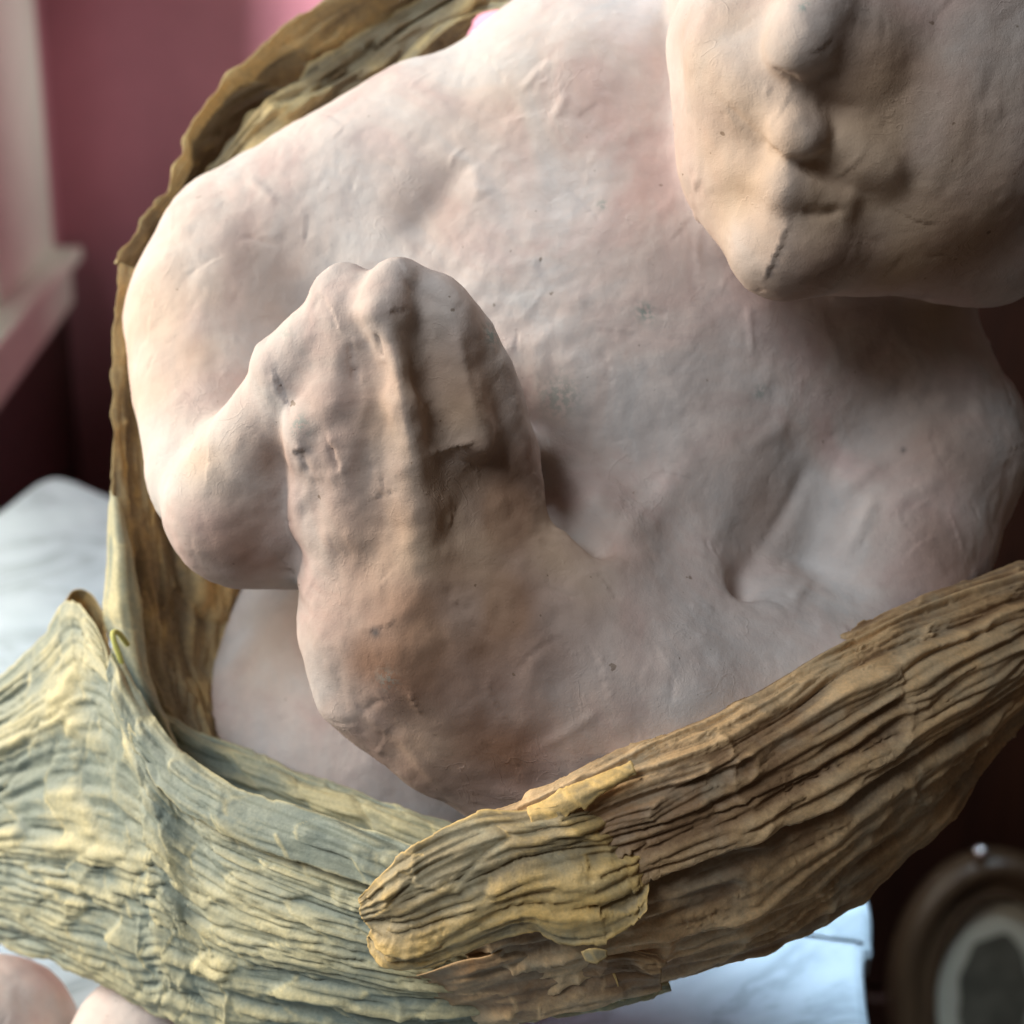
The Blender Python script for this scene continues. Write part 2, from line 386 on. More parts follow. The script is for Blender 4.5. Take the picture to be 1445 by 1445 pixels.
# left forearm across the front
rc((1130, 1010, -10), (900, 1010, 40), 165, 155, 60)
rc((900, 1000, 40), (610, 905, 90), 165, 130, 60)
rc((900, 1090, 30), (640, 1010, 70), 130, 100, 50)
rc((800, 1200, 40), (500, 985, 88), 44, 40, 45)
ell((850, 830, -60), (170, 170, 130), (0, 0, 0), 90)
ell((960, 900, -60), (130, 100, 110), (0, 0, 0), 70)
rc((690, 780, 55), (840, 910, 5), 110, 125, 90)
rc((940, 935, -10), (1090, 905, -30), 66, 66, 70)
ball((1005, 885, -35), 95, 90)
# left hand: back of the hand rising to the knuckles
rc((600, 880, 60), (575, 580, 95), 150, 110, 45)
ell((545, 860, 72), (125, 190, 96), (0, 0, 0), 40)
ell((655, 720, 84), (95, 190, 78), (0, 0, -10), 45)
ell((550, 560, 138), (136, 160, 92), (0, 0, 0), 40)
rc((478, 425, 188), (500, 740, 128), 40, 56, 34)
rc((550, 422, 222), (580, 735, 150), 38, 50, 30)
rc((617, 430, 205), (654, 592, 178), 38, 42, 30)
rc((662, 485, 172), (712, 640, 134), 38, 40, 18)
rc((705, 550, 132), (744, 680, 92), 24, 30, 16)
ball((478, 420, 200), 34, 14); ball((556, 408, 240), 33, 12); ball((614, 424, 218), 33, 12); ball((656, 474, 185), 36, 12)
rc((430, 480, 160), (500, 428, 188), 34, 36, 20)
rc((500, 430, 190), (540, 415, 205), 34, 34, 16)
rc((580, 420, 205), (640, 450, 190), 34, 36, 16)
rc((438, 606, 172), (452, 730, 112), 34, 46, 24)
rc((400, 520, 150), (500, 470, 175), 46, 56, 26)
rc((735, 700, 25), (830, 850, 0), 55, 85, 85)
# tendon ridges and knuckle edges
for a_, b_ in [((545, 442, 250), (572, 570, 252)), ((572, 570, 248), (594, 720, 205)), ((594, 720, 205), (590, 850, 184)), ((590, 850, 184), (560, 940, 160)), ((560, 940, 160), (502, 1000, 108)), ((502, 992, 104), (600, 1068, 96)), ((600, 1068, 96), (740, 1165, 92)), ((640, 450, 226), (682, 622, 206)), ((692, 525, 178), (753, 705, 120)),
               ((488, 455, 214), (482, 560, 208)), ((482, 560, 205), (498, 740, 165)), ((430, 482, 182), (490, 404, 198)), ((490, 404, 198), (545, 442, 250)),
               ((558, 386, 228), (545, 442, 250)), ((578, 388, 226), (640, 450, 224)), ((640, 450, 224), (692, 525, 178))]:
    rc(a_, b_, 9, 9, 40)
# right arm
rc((320, 455, -190), (325, 660, -60), 142, 116, 50)
rc((335, 715, 20), (430, 525, 130), 104, 58, 22)
rc((350, 730, 20), (450, 745, 0), 98, 85, 20)
# clefts
rc((1165, 640, 12), (1040, 845, 40), 28, 8, 70, True)
rc((760, 690, 60), (840, 770, 85), 30, 16, 60, True)
# neck
rc((1180, 330, -250), (1270, 120, 0), 200, 200, 50)
# head
ZO = -70.0
ell((1275, -60, 60), (332, 330, 330), (0, 0, 0), 30)
ell((1205, 140, 130), (245, 250, 235), (0, 0, 0), 50)
rc((1068, 60, 190), (1072, 230, 200), 122, 98, 50)
rc((1072, 230, 200), (1112, 332, 235), 98, 80, 45)
rc((1112, 335, 235), (1385, 290, 110), 80, 130, 40)
rc((1385, 290, 110), (1500, 120, 20), 130, 150, 50)
ell((1330, 170, 240), (150, 170, 110), (0, 0, 0), 60)         # near cheek
# nose
ell((1140, 190, 200), (150, 150, 160), (0, 0, 0), 50)
rc((1225, -190, 335), (1140, 35, 395), 58, 46, 45)
ell((1195, 52, 340), (100, 70, 62), (0, 12, 16), 40)
ell((1122, 72, 392), (44, 40, 40), (0, 0, 0), 22)
ball((1092, 84, 352), 26, 8); ball((1218, 104, 335), 44, 24)
rc((1130, 110, 375), (1210, 128, 345), 16, 18, 14)
# lips and chin
ell((1058, 75, 292), (92, 95, 60), (0, 0, 0), 60)
ell((1080, 142, 302), (106, 60, 80), (0, 0, -40), 16)
ell((1198, 214, 316), (84, 40, 50), (0, 0, -28), 18)
rc((1106, 128, 338), (1122, 182, 352), 34, 40, 20)
ell((1127, 192, 354), (42, 36, 38), (0, 0, 0), 12)
rc((1050, 236, 284), (1108, 266, 324), 22, 28, 24)
rc((1108, 266, 324), (1185, 284, 310), 28, 18, 24)
ell((1115, 350, 276), (70, 50, 48), (0, 0, 0), 40)
# knees below the cloth
ZO = 0.0
rc((-20, 1480, -300), (20, 1620, -380), 128, 130, 1)
rc((205, 1490, -230), (225, 1640, -330), 114, 120, 14)
rc((190, 1600, -300), (470, 1600, -420), 110, 160, 40)

def sdf(p):
    d = np.full(len(p), 900.0)
    for pr in prims:
        if pr[0] == 'rc':
            _, A, B, ra, rb, k, sub = pr
            r = max(ra, rb); lo = np.minimum(A, B)-r-k-45; hi = np.maximum(A, B)+r+k+45
        else:
            _, C, R3, R, k, sub = pr
            ext = np.max(R3); lo = C-ext-k-45; hi = C+ext+k+45
        idx = np.nonzero(np.all((p > lo) & (p < hi), axis=1))[0]
        if len(idx) == 0: continue
        q = p[idx]
        if pr[0] == 'rc':
            ba = B-A; h = np.clip(((q-A) @ ba)/max(ba @ ba, 1e-6), 0, 1)
            e = np.linalg.norm(q-A-h[:, None]*ba, axis=1)-(ra+(rb-ra)*h)
        else:
            l = (q-C) @ R; k0 = np.linalg.norm(l/R3, axis=1); k1 = np.linalg.norm(l/(R3*R3), axis=1)
            e = k0*(k0-1)/np.maximum(k1, 1e-6)
        a = d[idx]
        if sub:
            e = -e; hh = np.clip(0.5-0.5*(a-e)/k, 0, 1); d[idx] = a*(1-hh)+e*hh+k*hh*(1-hh)
        else:
            hh = np.clip(0.5+0.5*(a-e)/k, 0, 1); d[idx] = a*(1-hh)+e*hh-k*hh*(1-hh)
    wz = to_world(p)[:, 2]
    return np.maximum(d, (TABLE_Z-wz)/S)

def mesh_sdf(lo, hi, h):
    nc = 6
    n = (np.ceil((np.array(hi)-lo)/(h*nc)).astype(int)); nf = n*nc+1
    cc = np.stack(np.meshgrid(*[np.arange(k) for k in n], indexing='ij'), -1).reshape(-1, 3)
    ctr = lo+(cc+0.5)*h*nc
    dc = sdf(ctr)
    dense = np.repeat(np.repeat(np.repeat(dc.reshape(n).astype(np.float32), nc, 0), nc, 1), nc, 2)
    dense = np.pad(dense, ((0, 1),)*3, mode='edge')
    act = np.abs(dc) < h*nc*1.25
    mask = np.zeros(nf, bool)
    for c in cc[act]*nc: mask[c[0]:c[0]+nc+1, c[1]:c[1]+nc+1, c[2]:c[2]+nc+1] = True
    ii = np.argwhere(mask)
    dense[mask] = sdf(lo+ii*h)
    ins = dense < 0
    # surface nets
    cell = np.zeros(tuple(nf-1), np.int8)
    for dx in (0, 1):
        for dy in (0, 1):
            for dz in (0, 1):
                cell += ins[dx:nf[0]-1+dx, dy:nf[1]-1+dy, dz:nf[2]-1+dz]
    ac = np.argwhere((cell > 0) & (cell < 8))
    vid = np.full(tuple(nf-1), -1, np.int32); vid[tuple(ac.T)] = np.arange(len(ac))
    acc = np.zeros((len(ac), 3)); cnt = np.zeros(len(ac))
    offs = [(x, y, z) for x in (0, 1) for y in (0, 1) for z in (0, 1)]
    for o in offs:
        for ax in range(3):
            if o[ax]: continue
            o2 = list(o); o2[ax] = 1
            a = dense[tuple((ac+o).T)]; b = dense[tuple((ac+o2).T)]
            cr = (a < 0) != (b < 0)
            t = np.where(cr, a/np.where(a-b == 0, 1, a-b), 0)
            pt = np.array(o, float)+np.zeros((len(ac), 3)); pt[:, ax] += t
            acc[cr] += pt[cr]; cnt[cr] += 1
    v = lo+(ac+acc/np.maximum(cnt, 1)[:, None])*h
    faces = []
    for ax in range(3):
        b1, b2 = [(1, 2), (2, 0), (0, 1)][ax]
        s0 = [slice(1, -1)]*3; s0[ax] = slice(0, -1); s1 = list(s0); s1[ax] = slice(1, None)
        a = ins[tuple(s0)]; b = ins[tuple(s1)]
        e = np.argwhere(a != b); off = np.ones(3, int); off[ax] = 0
        sg = a[tuple(e.T)]; e = e+off
        def g(d1, d2):
            q = e.copy(); q[:, b1] += d1; q[:, b2] += d2; return vid[tuple(q.T)]
        f = np.stack([g(-1, -1), g(0, -1), g(0, 0), g(-1, 0)], 1)
        f[~sg] = f[~sg][:, ::-1]; faces.append(f)
    f = np.concatenate(faces); f = f[(f >= 0).all(1)]
    return v, f

def vnormals(v, f):
    n = np.cross(v[f[:, 2]]-v[f[:, 0]], v[f[:, 3]]-v[f[:, 1]]); out = np.zeros_like(v)
    for c in range(4):
        for a in range(3): out[:, a] += np.bincount(f[:, c], n[:, a], len(v))
    return out/np.maximum(np.linalg.norm(out, axis=1), 1e-9)[:, None]
def relax(v, f, it, lam=0.5):
    e = np.concatenate([f[:, [0, 1]], f[:, [1, 2]], f[:, [2, 3]], f[:, [3, 0]]])
    deg = np.bincount(e[:, 0], minlength=len(v))+np.bincount(e[:, 1], minlength=len(v))
    for _ in range(it):
        s = np.zeros_like(v)
        for a in range(3): s[:, a] = np.bincount(e[:, 0], v[e[:, 1], a], len(v))+np.bincount(e[:, 1], v[e[:, 0], a], len(v))
        v = v+lam*(s/np.maximum(deg, 1)[:, None]-v)
    return v

v, f = mesh_sdf(np.array([-920., -1010., -800.]), np.array([900., 1100., 440.]), VOX)
v = relax(v, f, 2)
nrm = vnormals(v, f)

# visible-depth lookup so that creases drawn on the photo land on the surface they belong to
def proj(v):
    k = 1-v[:, 2]/D; return v[:, 0]/k+CX, -v[:, 1]/k+CY
sx, sy = proj(v)
B = 12
bx = np.clip(((sx+400)/B).astype(int), 0, 219); by = np.clip(((sy+400)/B).astype(int), 0, 219)
zb = np.full((220, 220), -1e9); np.maximum.at(zb, (bx, by), np.where(nrm[:, 2] > -0.05, v[:, 2], -1e9))
def surf(px, py):
    i = int((px+400)/B); j = int((py+400)/B); return P(px, py, float(zb[max(i,0), max(j,0)]) if zb[i, j] > -1e8 else 0.0)
disp = np.zeros(len(v))
def seg_d(p, A, Bv):
    ba = Bv-A; h = np.clip(((p-A) @ ba)/max(ba @ ba, 1e-6), 0, 1); return np.linalg.norm(p-A-h[:, None]*ba, axis=1), h
def stroke3(pts, w, amp, step=None):
    pts = np.array(pts); lo = pts.min(0)-4*w; hi = pts.max(0)+4*w
    idx = np.nonzero(np.all((v > lo) & (v < hi), axis=1))[0]
    if len(idx) == 0: return
    q = v[idx]; best = np.full(len(idx), 1e9); side = np.zeros(len(idx)); tt = np.zeros(len(idx)); n = len(pts)-1
    for i in range(n):
        d, h = seg_d(q, pts[i], pts[i+1]); m = d < best; best[m] = d[m]; tt[m] = ((i+h)/n)[m]
        if step is not None:
            t = pts[i+1]-pts[i]; c = np.cross(t, q-pts[i]); sgn = np.sign(np.einsum('ij,ij->i', c, nrm[idx])); side[m] = sgn[m]
    fade = np.clip(np.minimum(tt, 1-tt)*5, 0.15, 1)
    if step is None: disp[idx] += amp*np.exp(-(best/w)**2)*fade
    else: disp[idx] += amp*fade*np.where(side*step > 0, np.exp(-best/(w*2.5)), -0.25*np.exp(-(best/w)**2))
def stroke(pp, w, amp, step=None):
    # resample on the visible surface, depth smoothed along the line
    xy = []
    for (x0, y0), (x1, y1) in zip(pp[:-1], pp[1:]):
        for t in np.linspace(0, 1, 6, endpoint=False): xy.append((x0+(x1-x0)*t, y0+(y1-y0)*t))
    xy.append(pp[-1])
    z = np.array([surf(*c)[2] for c in xy]); zp = np.pad(z, 3, mode='edge')
    z = np.minimum(np.convolve(zp, np.ones(7)/7, 'valid'), z+6)
    stroke3([P(c[0], c[1], zz) for c, zz in zip(xy, z)], w, amp, step)
# broad paper undulation and facets
RT = np.array(Matrix.Rotation(0.7, 3, (0.3, 0.8, 0.5))); vr = v @ RT.T
vr = vr+22*np.stack([noise3(vr/70, 31), noise3(vr/70, 32), noise3(vr/70, 33)], 1)
disp += 2.4*noise3(vr/130, 1)+0.8*noise3(vr/55, 2)
# flat paper facets: each patch of paper tilts its own way
fp = vr/105; fi_ = np.floor(fp); ws = np.zeros(len(v)); tilt = np.zeros(len(v))
for ox in (-1, 0, 1):
    for oy in (-1, 0, 1):
        for oz in (-1, 0, 1):
            c = fi_+np.array([ox, oy, oz]); ci = c.astype(np.int64)
            ctr = c+0.5+0.45*np.stack([hash3(ci[:, 0], ci[:, 1], ci[:, 2], 90+k) for k in range(3)], 1)
            dl = fp-ctr; w_ = np.exp(-13*np.linalg.norm(dl, axis=1))
            gd = np.stack([hash3(ci[:, 0], ci[:, 1], ci[:, 2], 94+k) for k in range(3)], 1)
            tilt += w_*(dl*gd).sum(1); ws += w_
disp += 3.6*tilt/np.maximum(ws, 1e-12)
disp += 0.35*noise3(vr/14, 5)+0.5*np.abs(noise3(vr/26, 6))
# crumpled paper: piecewise-linear folds along randomly turned lattices, strongest on the hands
def crumple(scale, seed):
    Rm = np.array(Matrix.Rotation(1.1*seed, 3, Vector((math.sin(seed*2.3), math.cos(seed*1.7), math.sin(seed*0.9+1)))))
    p_ = (v @ Rm.T)/scale+seed*7.31
    i = np.floor(p_).astype(np.int64); f_ = p_-i; r = 0
    for dx in (0, 1):
        for dy in (0, 1):
            for dz in (0, 1):
                w_ = (f_[:, 0] if dx else 1-f_[:, 0])*(f_[:, 1] if dy else 1-f_[:, 1])*(f_[:, 2] if dz else 1-f_[:, 2])
                r = r+w_*hash3(i[:, 0]+dx, i[:, 1]+dy, i[:, 2]+dz, 200+seed)
    return r
hc = P(560, 640, 150); hm = np.clip(1.35-np.linalg.norm((v-hc)*np.array([1, 0.75, 1]), axis=1)/260, 0, 1)
fm = np.clip(1.3-np.linalg.norm(v-P(1130, 200, 250), axis=1)/220, 0, 1)
disp += (1.7+3.4*hm-0.7*fm)*crumple(62, 1)+(1.1+2.4*hm-0.4*fm)*crumple(36, 2)+(0.8+1.5*hm)*crumple(22, 3)+(0.5+0.7*hm)*crumple(13, 4)
# creases read from the photograph
for pp, w, a in [
    ([(545, 445), (560, 520), (575, 600), (600, 690)], 7, 5), ([(492, 445), (520, 560), (490, 660)], 9, 3),
    ([(640, 445), (660, 540), (685, 650)], 6, 5), ([(700, 590), (735, 690)], 6, 4),
    ([(600, 640), (640, 632), (672, 625)], 5, 4), ([(625, 655), (660, 655), (680, 668)], 4, -4),
    ([(497, 480), (505, 540)], 6, -5), ([(528, 470), (535, 510)], 6, -5),
    ([(598, 580), (615, 562)], 4, 3), ([(465, 620), (480, 670)], 5, -4), ([(536, 665), (538, 690)], 5, -4),
    ([(425, 640), (435, 670)], 4, -4), ([(388, 530), (402, 560), (408, 588)], 4, -4),
    ([(530, 700), (560, 690)], 5, -3), ([(410, 630), (430, 632)], 4, 4),
    ([(430, 400), (500, 440), (545, 440)], 10, 3), ([(560, 380), (600, 420), (640, 440)], 7, -4),
    ([(780, 745), (830, 760)], 6, 3), ([(600, 790), (680, 1000)], 14, 3), ([(500, 1010), (540, 985)], 8, -3),
    ([(500, 1005), (580, 1060), (650, 1140)], 10, 4), ([(575, 975), (590, 1010)], 4, 3),
    ([(730, 130), (780, 80)], 6, 3), ([(780, 170), (800, 130)], 6, 3), ([(345, 245), (395, 290)], 6, 3),
    ([(340, 330), (390, 345)], 5, -3), ([(650, 220), (620, 280), (570, 345)], 34, -14), ([(660, 230), (690, 280)], 12, 4),
    ([(905, 437), (945, 445)], 5, -3), ([(1055, 430), (1062, 500)], 4, 3), ([(980, 190), (985, 310), (987, 400)], 5, 3),
    ([(830, 780), (920, 740), (970, 650)], 14, 5), ([(870, 760), (960, 660)], 10, 4), ([(1050, 640), (1120, 590)], 12, 4),
    ([(1150, 640), (1100, 740), (1020, 860)], 12, -7), ([(1150, 850), (1210, 750), (1240, 690)], 10, 6),
    ([(1110, 860), (1170, 780)], 8, 4), ([(1180, 700), (1260, 640)], 10, 4), ([(1240, 720), (1330, 670)], 12, 4),
    ([(900, 880), (960, 920), (1020, 930)], 14, -4), ([(760, 900), (730, 1050)], 16, 3), ([(850, 1000), (760, 1060)], 6, 3),
    ([(996, 134), (1024, 154), (1066, 199), (1100, 230), (1141, 236), (1194, 262), (1235, 282)], 6, -5), ([(1082, 100), (1110, 112), (1140, 128)], 6, -5), ([(1130, 298), (1160, 302), (1192, 298)], 7, -7), ([(1015, 160), (1020, 172)], 4, -5),
    
    ([(1380, 160), (1420, 150)], 10, 3), 
]: stroke(pp, w*(1.15 if a > 0 else 1.0), a*(0.85 if a > 0 else 0.85))
stroke([(1122, 298), (1100, 350), (1088, 375), (1077, 402)], 4, 4, -1)     # seam on the chin
for pp, w, a, sd in [([(598, 645), (640, 634), (674, 622)], 4, 5, 1), ([(545, 440), (582, 434)], 3.5, 2, 1), ([(625, 652), (665, 655), (684, 672)], 3.5, 3, -1), ([(497, 470), (500, 520), (512, 545)], 3.5, 4, 1), ([(527, 470), (538, 515)], 3.5, 4, -1), ([(462, 610), (482, 672)], 3.5, 3.5, 1), ([(536, 660), (540, 695)], 3.5, 3.5, -1), ([(386, 520), (400, 555), (410, 590)], 4, 5, -1), ([(412, 640), (432, 632)], 3.5, 4, 1), ([(520, 705), (565, 690)], 3.5, 3, 1), ([(598, 582), (618, 560)], 3, 3, 1), ([(684, 635), (702, 642)], 3, 3, 1), ([(440, 400), (470, 440), (480, 470)], 4, 3, 1), ([(575, 975), (582, 990), (592, 1012)], 3, 3, 1), ([(500, 1015), (520, 995), (545, 985)], 4, 1.4, 1)]:
    stroke(pp, w, a, sd)
# scattered short paper creases, lifted fibres and edges of overlapping paper strips
cand = np.nonzero(v[:, 2] > -330)[0]
def scatter(n, l0, l1, w0, w1, a0, a1, step):
    for i in rng.choice(cand, n, replace=False):
        a = rng.normal(size=3); t = a-(a @ nrm[i])*nrm[i]; t /= np.linalg.norm(t)+1e-9
        b = np.cross(nrm[i], t); L = rng.uniform(l0, l1)
        cv = rng.uniform(-.3, .3)
        pts = [v[i]+t*s*L+b*(s*s-0.25)*L*cv for s in np.linspace(-.7, .7, 5)]
        stroke3(pts, rng.uniform(w0, w1), rng.choice([-1, 1])*rng.uniform(a0, a1), step)
scatter(220, 8, 30, 2.2, 3.2, 0.7, 1.8, None)
scatter(360, 14, 60, 2.1, 3.0, 0.6, 2.0, 1)
v = v+nrm*disp[:, None]

def blob(px, py, r, s=1.0):
    c = surf(px, py); return s*np.exp(-(np.linalg.norm(v-c, axis=1)/r)**2)
rosy_shade = np.zeros(len(v))  # brown paint that also stands in for shade on hand, forearm and jaw
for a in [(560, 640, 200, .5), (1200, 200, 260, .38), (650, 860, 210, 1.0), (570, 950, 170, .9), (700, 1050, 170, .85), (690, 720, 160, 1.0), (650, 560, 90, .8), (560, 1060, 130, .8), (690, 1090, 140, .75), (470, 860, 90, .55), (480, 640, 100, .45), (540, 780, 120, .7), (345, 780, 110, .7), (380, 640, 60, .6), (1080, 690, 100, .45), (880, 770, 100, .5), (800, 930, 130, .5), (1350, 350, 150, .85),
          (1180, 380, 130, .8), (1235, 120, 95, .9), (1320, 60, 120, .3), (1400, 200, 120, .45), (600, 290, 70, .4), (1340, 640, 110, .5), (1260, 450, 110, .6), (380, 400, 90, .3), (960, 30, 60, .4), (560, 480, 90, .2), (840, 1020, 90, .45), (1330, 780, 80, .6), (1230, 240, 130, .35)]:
    rosy_shade = np.maximum(rosy_shade, blob(*a))
rosy_shade = np.clip(rosy_shade*(1+0.25*noise3(v/60, 8)), 0, 1.0)
ochre = np.zeros(len(v))
for a in [(220, 470, 170, .42), (290, 630, 70, .45), (1060, 230, 140, .6), (1270, 220, 130, .8), (1290, 330, 110, .7), (1000, 120, 110, .45), (1180, 260, 90, .8), (700, 120, 130, .2), (620, 760, 120, .5), (600, 560, 110, .45), (380, 900, 110, .45), (600, 1060, 60, .4), (800, 780, 70, .6), (1330, 430, 60, .6), (1400, 100, 120, .3)]:
    ochre = np.maximum(ochre, blob(*a))
ochre = np.clip(ochre*(1+0.5*noise3(v/55, 9)), 0, 0.75)
stain = np.zeros(len(v))
for a in [(912, 440, 13, .9), (790, 560, 26, .6), (698, 470, 16, .9), (1075, 553, 10, .7), (850, 288, 7, .8), (425, 600, 12, .8), (402, 470, 12, .4), (1135, 8, 6, .9), (545, 960, 14, .4)]:
    stain = np.maximum(stain, blob(*a))
spot = np.maximum(blob(528, 893, 6.5), blob(1275, 635, 4.0, .8))
bm_ = mesh_np('body', to_world(v)-FO, f)
for nm, val in (('rosy_shade', rosy_shade), ('ochre', ochre), ('stain', stain), ('spot', spot)): set_attr(bm_, nm, val)
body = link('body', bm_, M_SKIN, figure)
body['label'] = 'pale pink papier-mache skin with paper creases and seam on the chin'
print('BODY', len(v), len(f))
# ------------------------------------------------------------------ crepe paper wrappings
def cr1(p, n):                           # Catmull-Rom resample of a polyline of points (k,3) -> (n,3)
    p = np.asarray(p, float); k = len(p)
    q = np.concatenate([[2*p[0]-p[1]], p, [2*p[-1]-p[-2]]])
    t = np.linspace(0, k-1, n); i = np.minimum(t.astype(int), k-2); f_ = (t-i)[:, None]
    a, b, c, d = q[i], q[i+1], q[i+2], q[i+3]
    return 0.5*(2*b+(c-a)*f_+(2*a-5*b+4*c-d)*f_**2+(3*b-a-3*c+d)*f_**3)
def tri(x): return 1-np.abs(x)
def sheet(name, rows, m, parent=None, step=3.0, amp=7, Lt=20, B=85, shear=0.0, seed=0, tear=(3, 3), endtear=(0, 0), big=1.0, block=1.0,
          off=None, label=None, thick=1.2, lean=0.3, st=1.0, wob=1.0, crum=1.0, cr=0.6, rimw=4.5):
    """rows: control rows from one long edge to the other, each a list of (px, py, z); pleats run along the rows"""
    ctrl = np.array([[P(*c) for c in r] for r in rows])
    Lu = np.linalg.norm(np.diff(ctrl, axis=1), axis=2).sum(1).mean(); Lv = np.linalg.norm(np.diff(ctrl, axis=0), axis=2).sum(0).mean()
    nu = max(8, int(Lu/step)); nv = max(6, int(Lv/step))
    t1 = np.stack([cr1(r, nu) for r in ctrl])                       # rows x nu
    g = np.stack([cr1(t1[:, j], nv*3) for j in range(nu)], 1)       # nv*3 x nu
    # torn edges: sample v between ragged limits
    u = np.linspace(0, 1, nu); s1 = u*Lu
    def rag(a, sd): 
        st = np.floor(s1/17+2*noise1(s1/40, sd)); return a*(0.5+0.5*noise1(s1/30, sd+1))+0.8*a*np.abs(noise1(st*0.73, sd+2))+0.12*a*noise1(s1/6, sd+3)
    lo = np.clip(rag(tear[0], seed*10+1)/Lv, 0, .4); hi = 1-np.clip(rag(tear[1], seed*10+5)/Lv, 0, .4)
    vv = np.linspace(0, 1, nv)[:, None]*(hi-lo)[None]+lo[None]
    fi = vv*(nv*3-1); i0 = np.clip(fi.astype(int), 0, nv*3-2); ff = (fi-i0)[..., None]; jj = np.arange(nu)[None]+0*i0
    g = g[i0, jj]*(1-ff)+g[i0+1, jj]*ff
    if any(endtear):
        t1s = np.linspace(0, Lv, nv)
        for side, a in enumerate(endtear):
            if not a: continue
            e = (a*(0.5+0.5*noise1(t1s/26, seed+77+side))+0.15*a*noise1(t1s/9, seed+79))
            d = (1-u)[None]*0
            w = np.clip(1-(s1 if side == 0 else Lu-s1)/120, 0, 1)[None]*e[:, None]
            tg = np.gradient(g, axis=1); tg /= np.linalg.norm(tg, axis=2)[..., None]+1e-9
            g = g+tg*w[..., None]*(1 if side == 0 else -1)
    gu = np.gradient(g, axis=1); gv = np.gradient(g, axis=0)
    n = np.cross(gu, gv); n /= np.linalg.norm(n, axis=2)[..., None]+1e-9
    toward = np.array([0, 0, D])-g
    n *= np.sign((n*toward).sum(2).mean())
    s = (u*Lu)[None]+0*vv; t = vv*Lv
    tw = t-shear*s+wob*(6*noise2(s/(140*st), t/80, seed+3)+2*noise2(s/(50*st), t/30, seed+4))
    col = np.floor(s/B+0.55*noise2(t/38, t*0, seed+5)+0.35*np.sign(noise2(np.floor(t/24), t*0, seed+6)))
    fr = s/B+0.55*noise2(t/38, t*0, seed+5)+0.35*np.sign(noise2(np.floor(t/24), t*0, seed+6))-col
    bd = np.minimum(fr, 1-fr)*B
    sh = (hash3(col.astype(np.int64), col.astype(np.int64)*0, col.astype(np.int64)*0, seed+9))*block
    env = np.clip(bd/13, 0, 1); env = env*env*(3-2*env)
    bigp = tri(noise2(s/(420*st), tw/(Lt*3.2), seed+10)); mid = tri(noise2(s/(260*st)+sh*7, tw/(Lt*1.25)+sh*1.7, seed+11)); fine = tri(noise2(s/(150*st)+sh*11, tw/(Lt*0.5)+sh*3, seed+12))
    mid2 = np.abs(noise2(s/(200*st)+sh*5, tw/(Lt*0.9)+sh*2, seed+13))-0.3
    h = amp*(big*0.9*(bigp-0.55)+0.75*(mid-0.55)*(1-block*(1-env)*0.9)+0.5*(fine-0.55)*(1-block*(1-env)*0.9)+0.45*mid2*(1-block*(1-env)*0.9)+0.4*(tri(noise2(s/(90*st), tw/(Lt*0.28), seed+27))-0.5)+0.5*cr*tri(noise2(s/95+0.6*noise2(s/60, t/40, seed+29), t/48, seed+28))**4)
    crumple = crum*(noise2(s/40, t/26, seed+14)+0.4*noise2(s/13, t/11, seed+15))
    bl = np.exp(-(bd/3.4)**2)*block
    rw = np.floor(t/24).astype(np.int64); tone = hash3(col.astype(np.int64), rw, rw*0, seed+25)*block
    h = h+1.3*crumple+amp*0.18*bl*(0.6+0.6*noise2(s/20, t/15, seed+16))
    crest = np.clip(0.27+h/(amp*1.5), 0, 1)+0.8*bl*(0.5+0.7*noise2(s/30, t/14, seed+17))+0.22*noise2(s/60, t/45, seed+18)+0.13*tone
    ed = np.minimum(vv-lo, hi-vv)*Lv
    if endtear[0]: ed = np.minimum(ed, s)
    if endtear[1]: ed = np.minimum(ed, Lu-s)
    rim = np.clip(1-ed/(rimw+0.6*rimw*noise2(s/25, t/25, seed+19)), 0, 1)*0.75
    h = h*(0.3+0.7*np.clip(ed/26, 0, 1))
    h = h+amp*0.25*np.exp(-ed/6)*noise2(s/28, t*0, seed+20)
    if off is not None: g = g+n*off
    gvd = gv/(np.linalg.norm(gv, axis=2)[..., None]+1e-9)
    inner = np.clip(ed/12, 0, 1)
    g = g+n*h[..., None]+gvd*(lean*h*inner)[..., None]
    verts = g.reshape(-1, 3)
    idx = np.arange(nu*nv).reshape(nv, nu)
    fc = np.stack([idx[:-1, :-1], idx[:-1, 1:], idx[1:, 1:], idx[1:, :-1]], -1).reshape(-1, 4)
    me = mesh_np(name, to_world(verts)-FO, fc)
    set_attr(me, 'crest', np.clip(crest, 0, 1).ravel()); set_attr(me, 'rim', rim.ravel())
    o = link(name, me, m, parent or figure)
    md = o.modifiers.new('thickness', 'SOLIDIFY'); md.thickness = thick*S; md.offset = 0
    if label: o['label'] = label
    return o
def sz(px, py, off, lo=None):             # depth of the body surface at a photo point, plus clearance
    z = surf(px, py)[2]+off; return z if lo is None else max(z, lo)

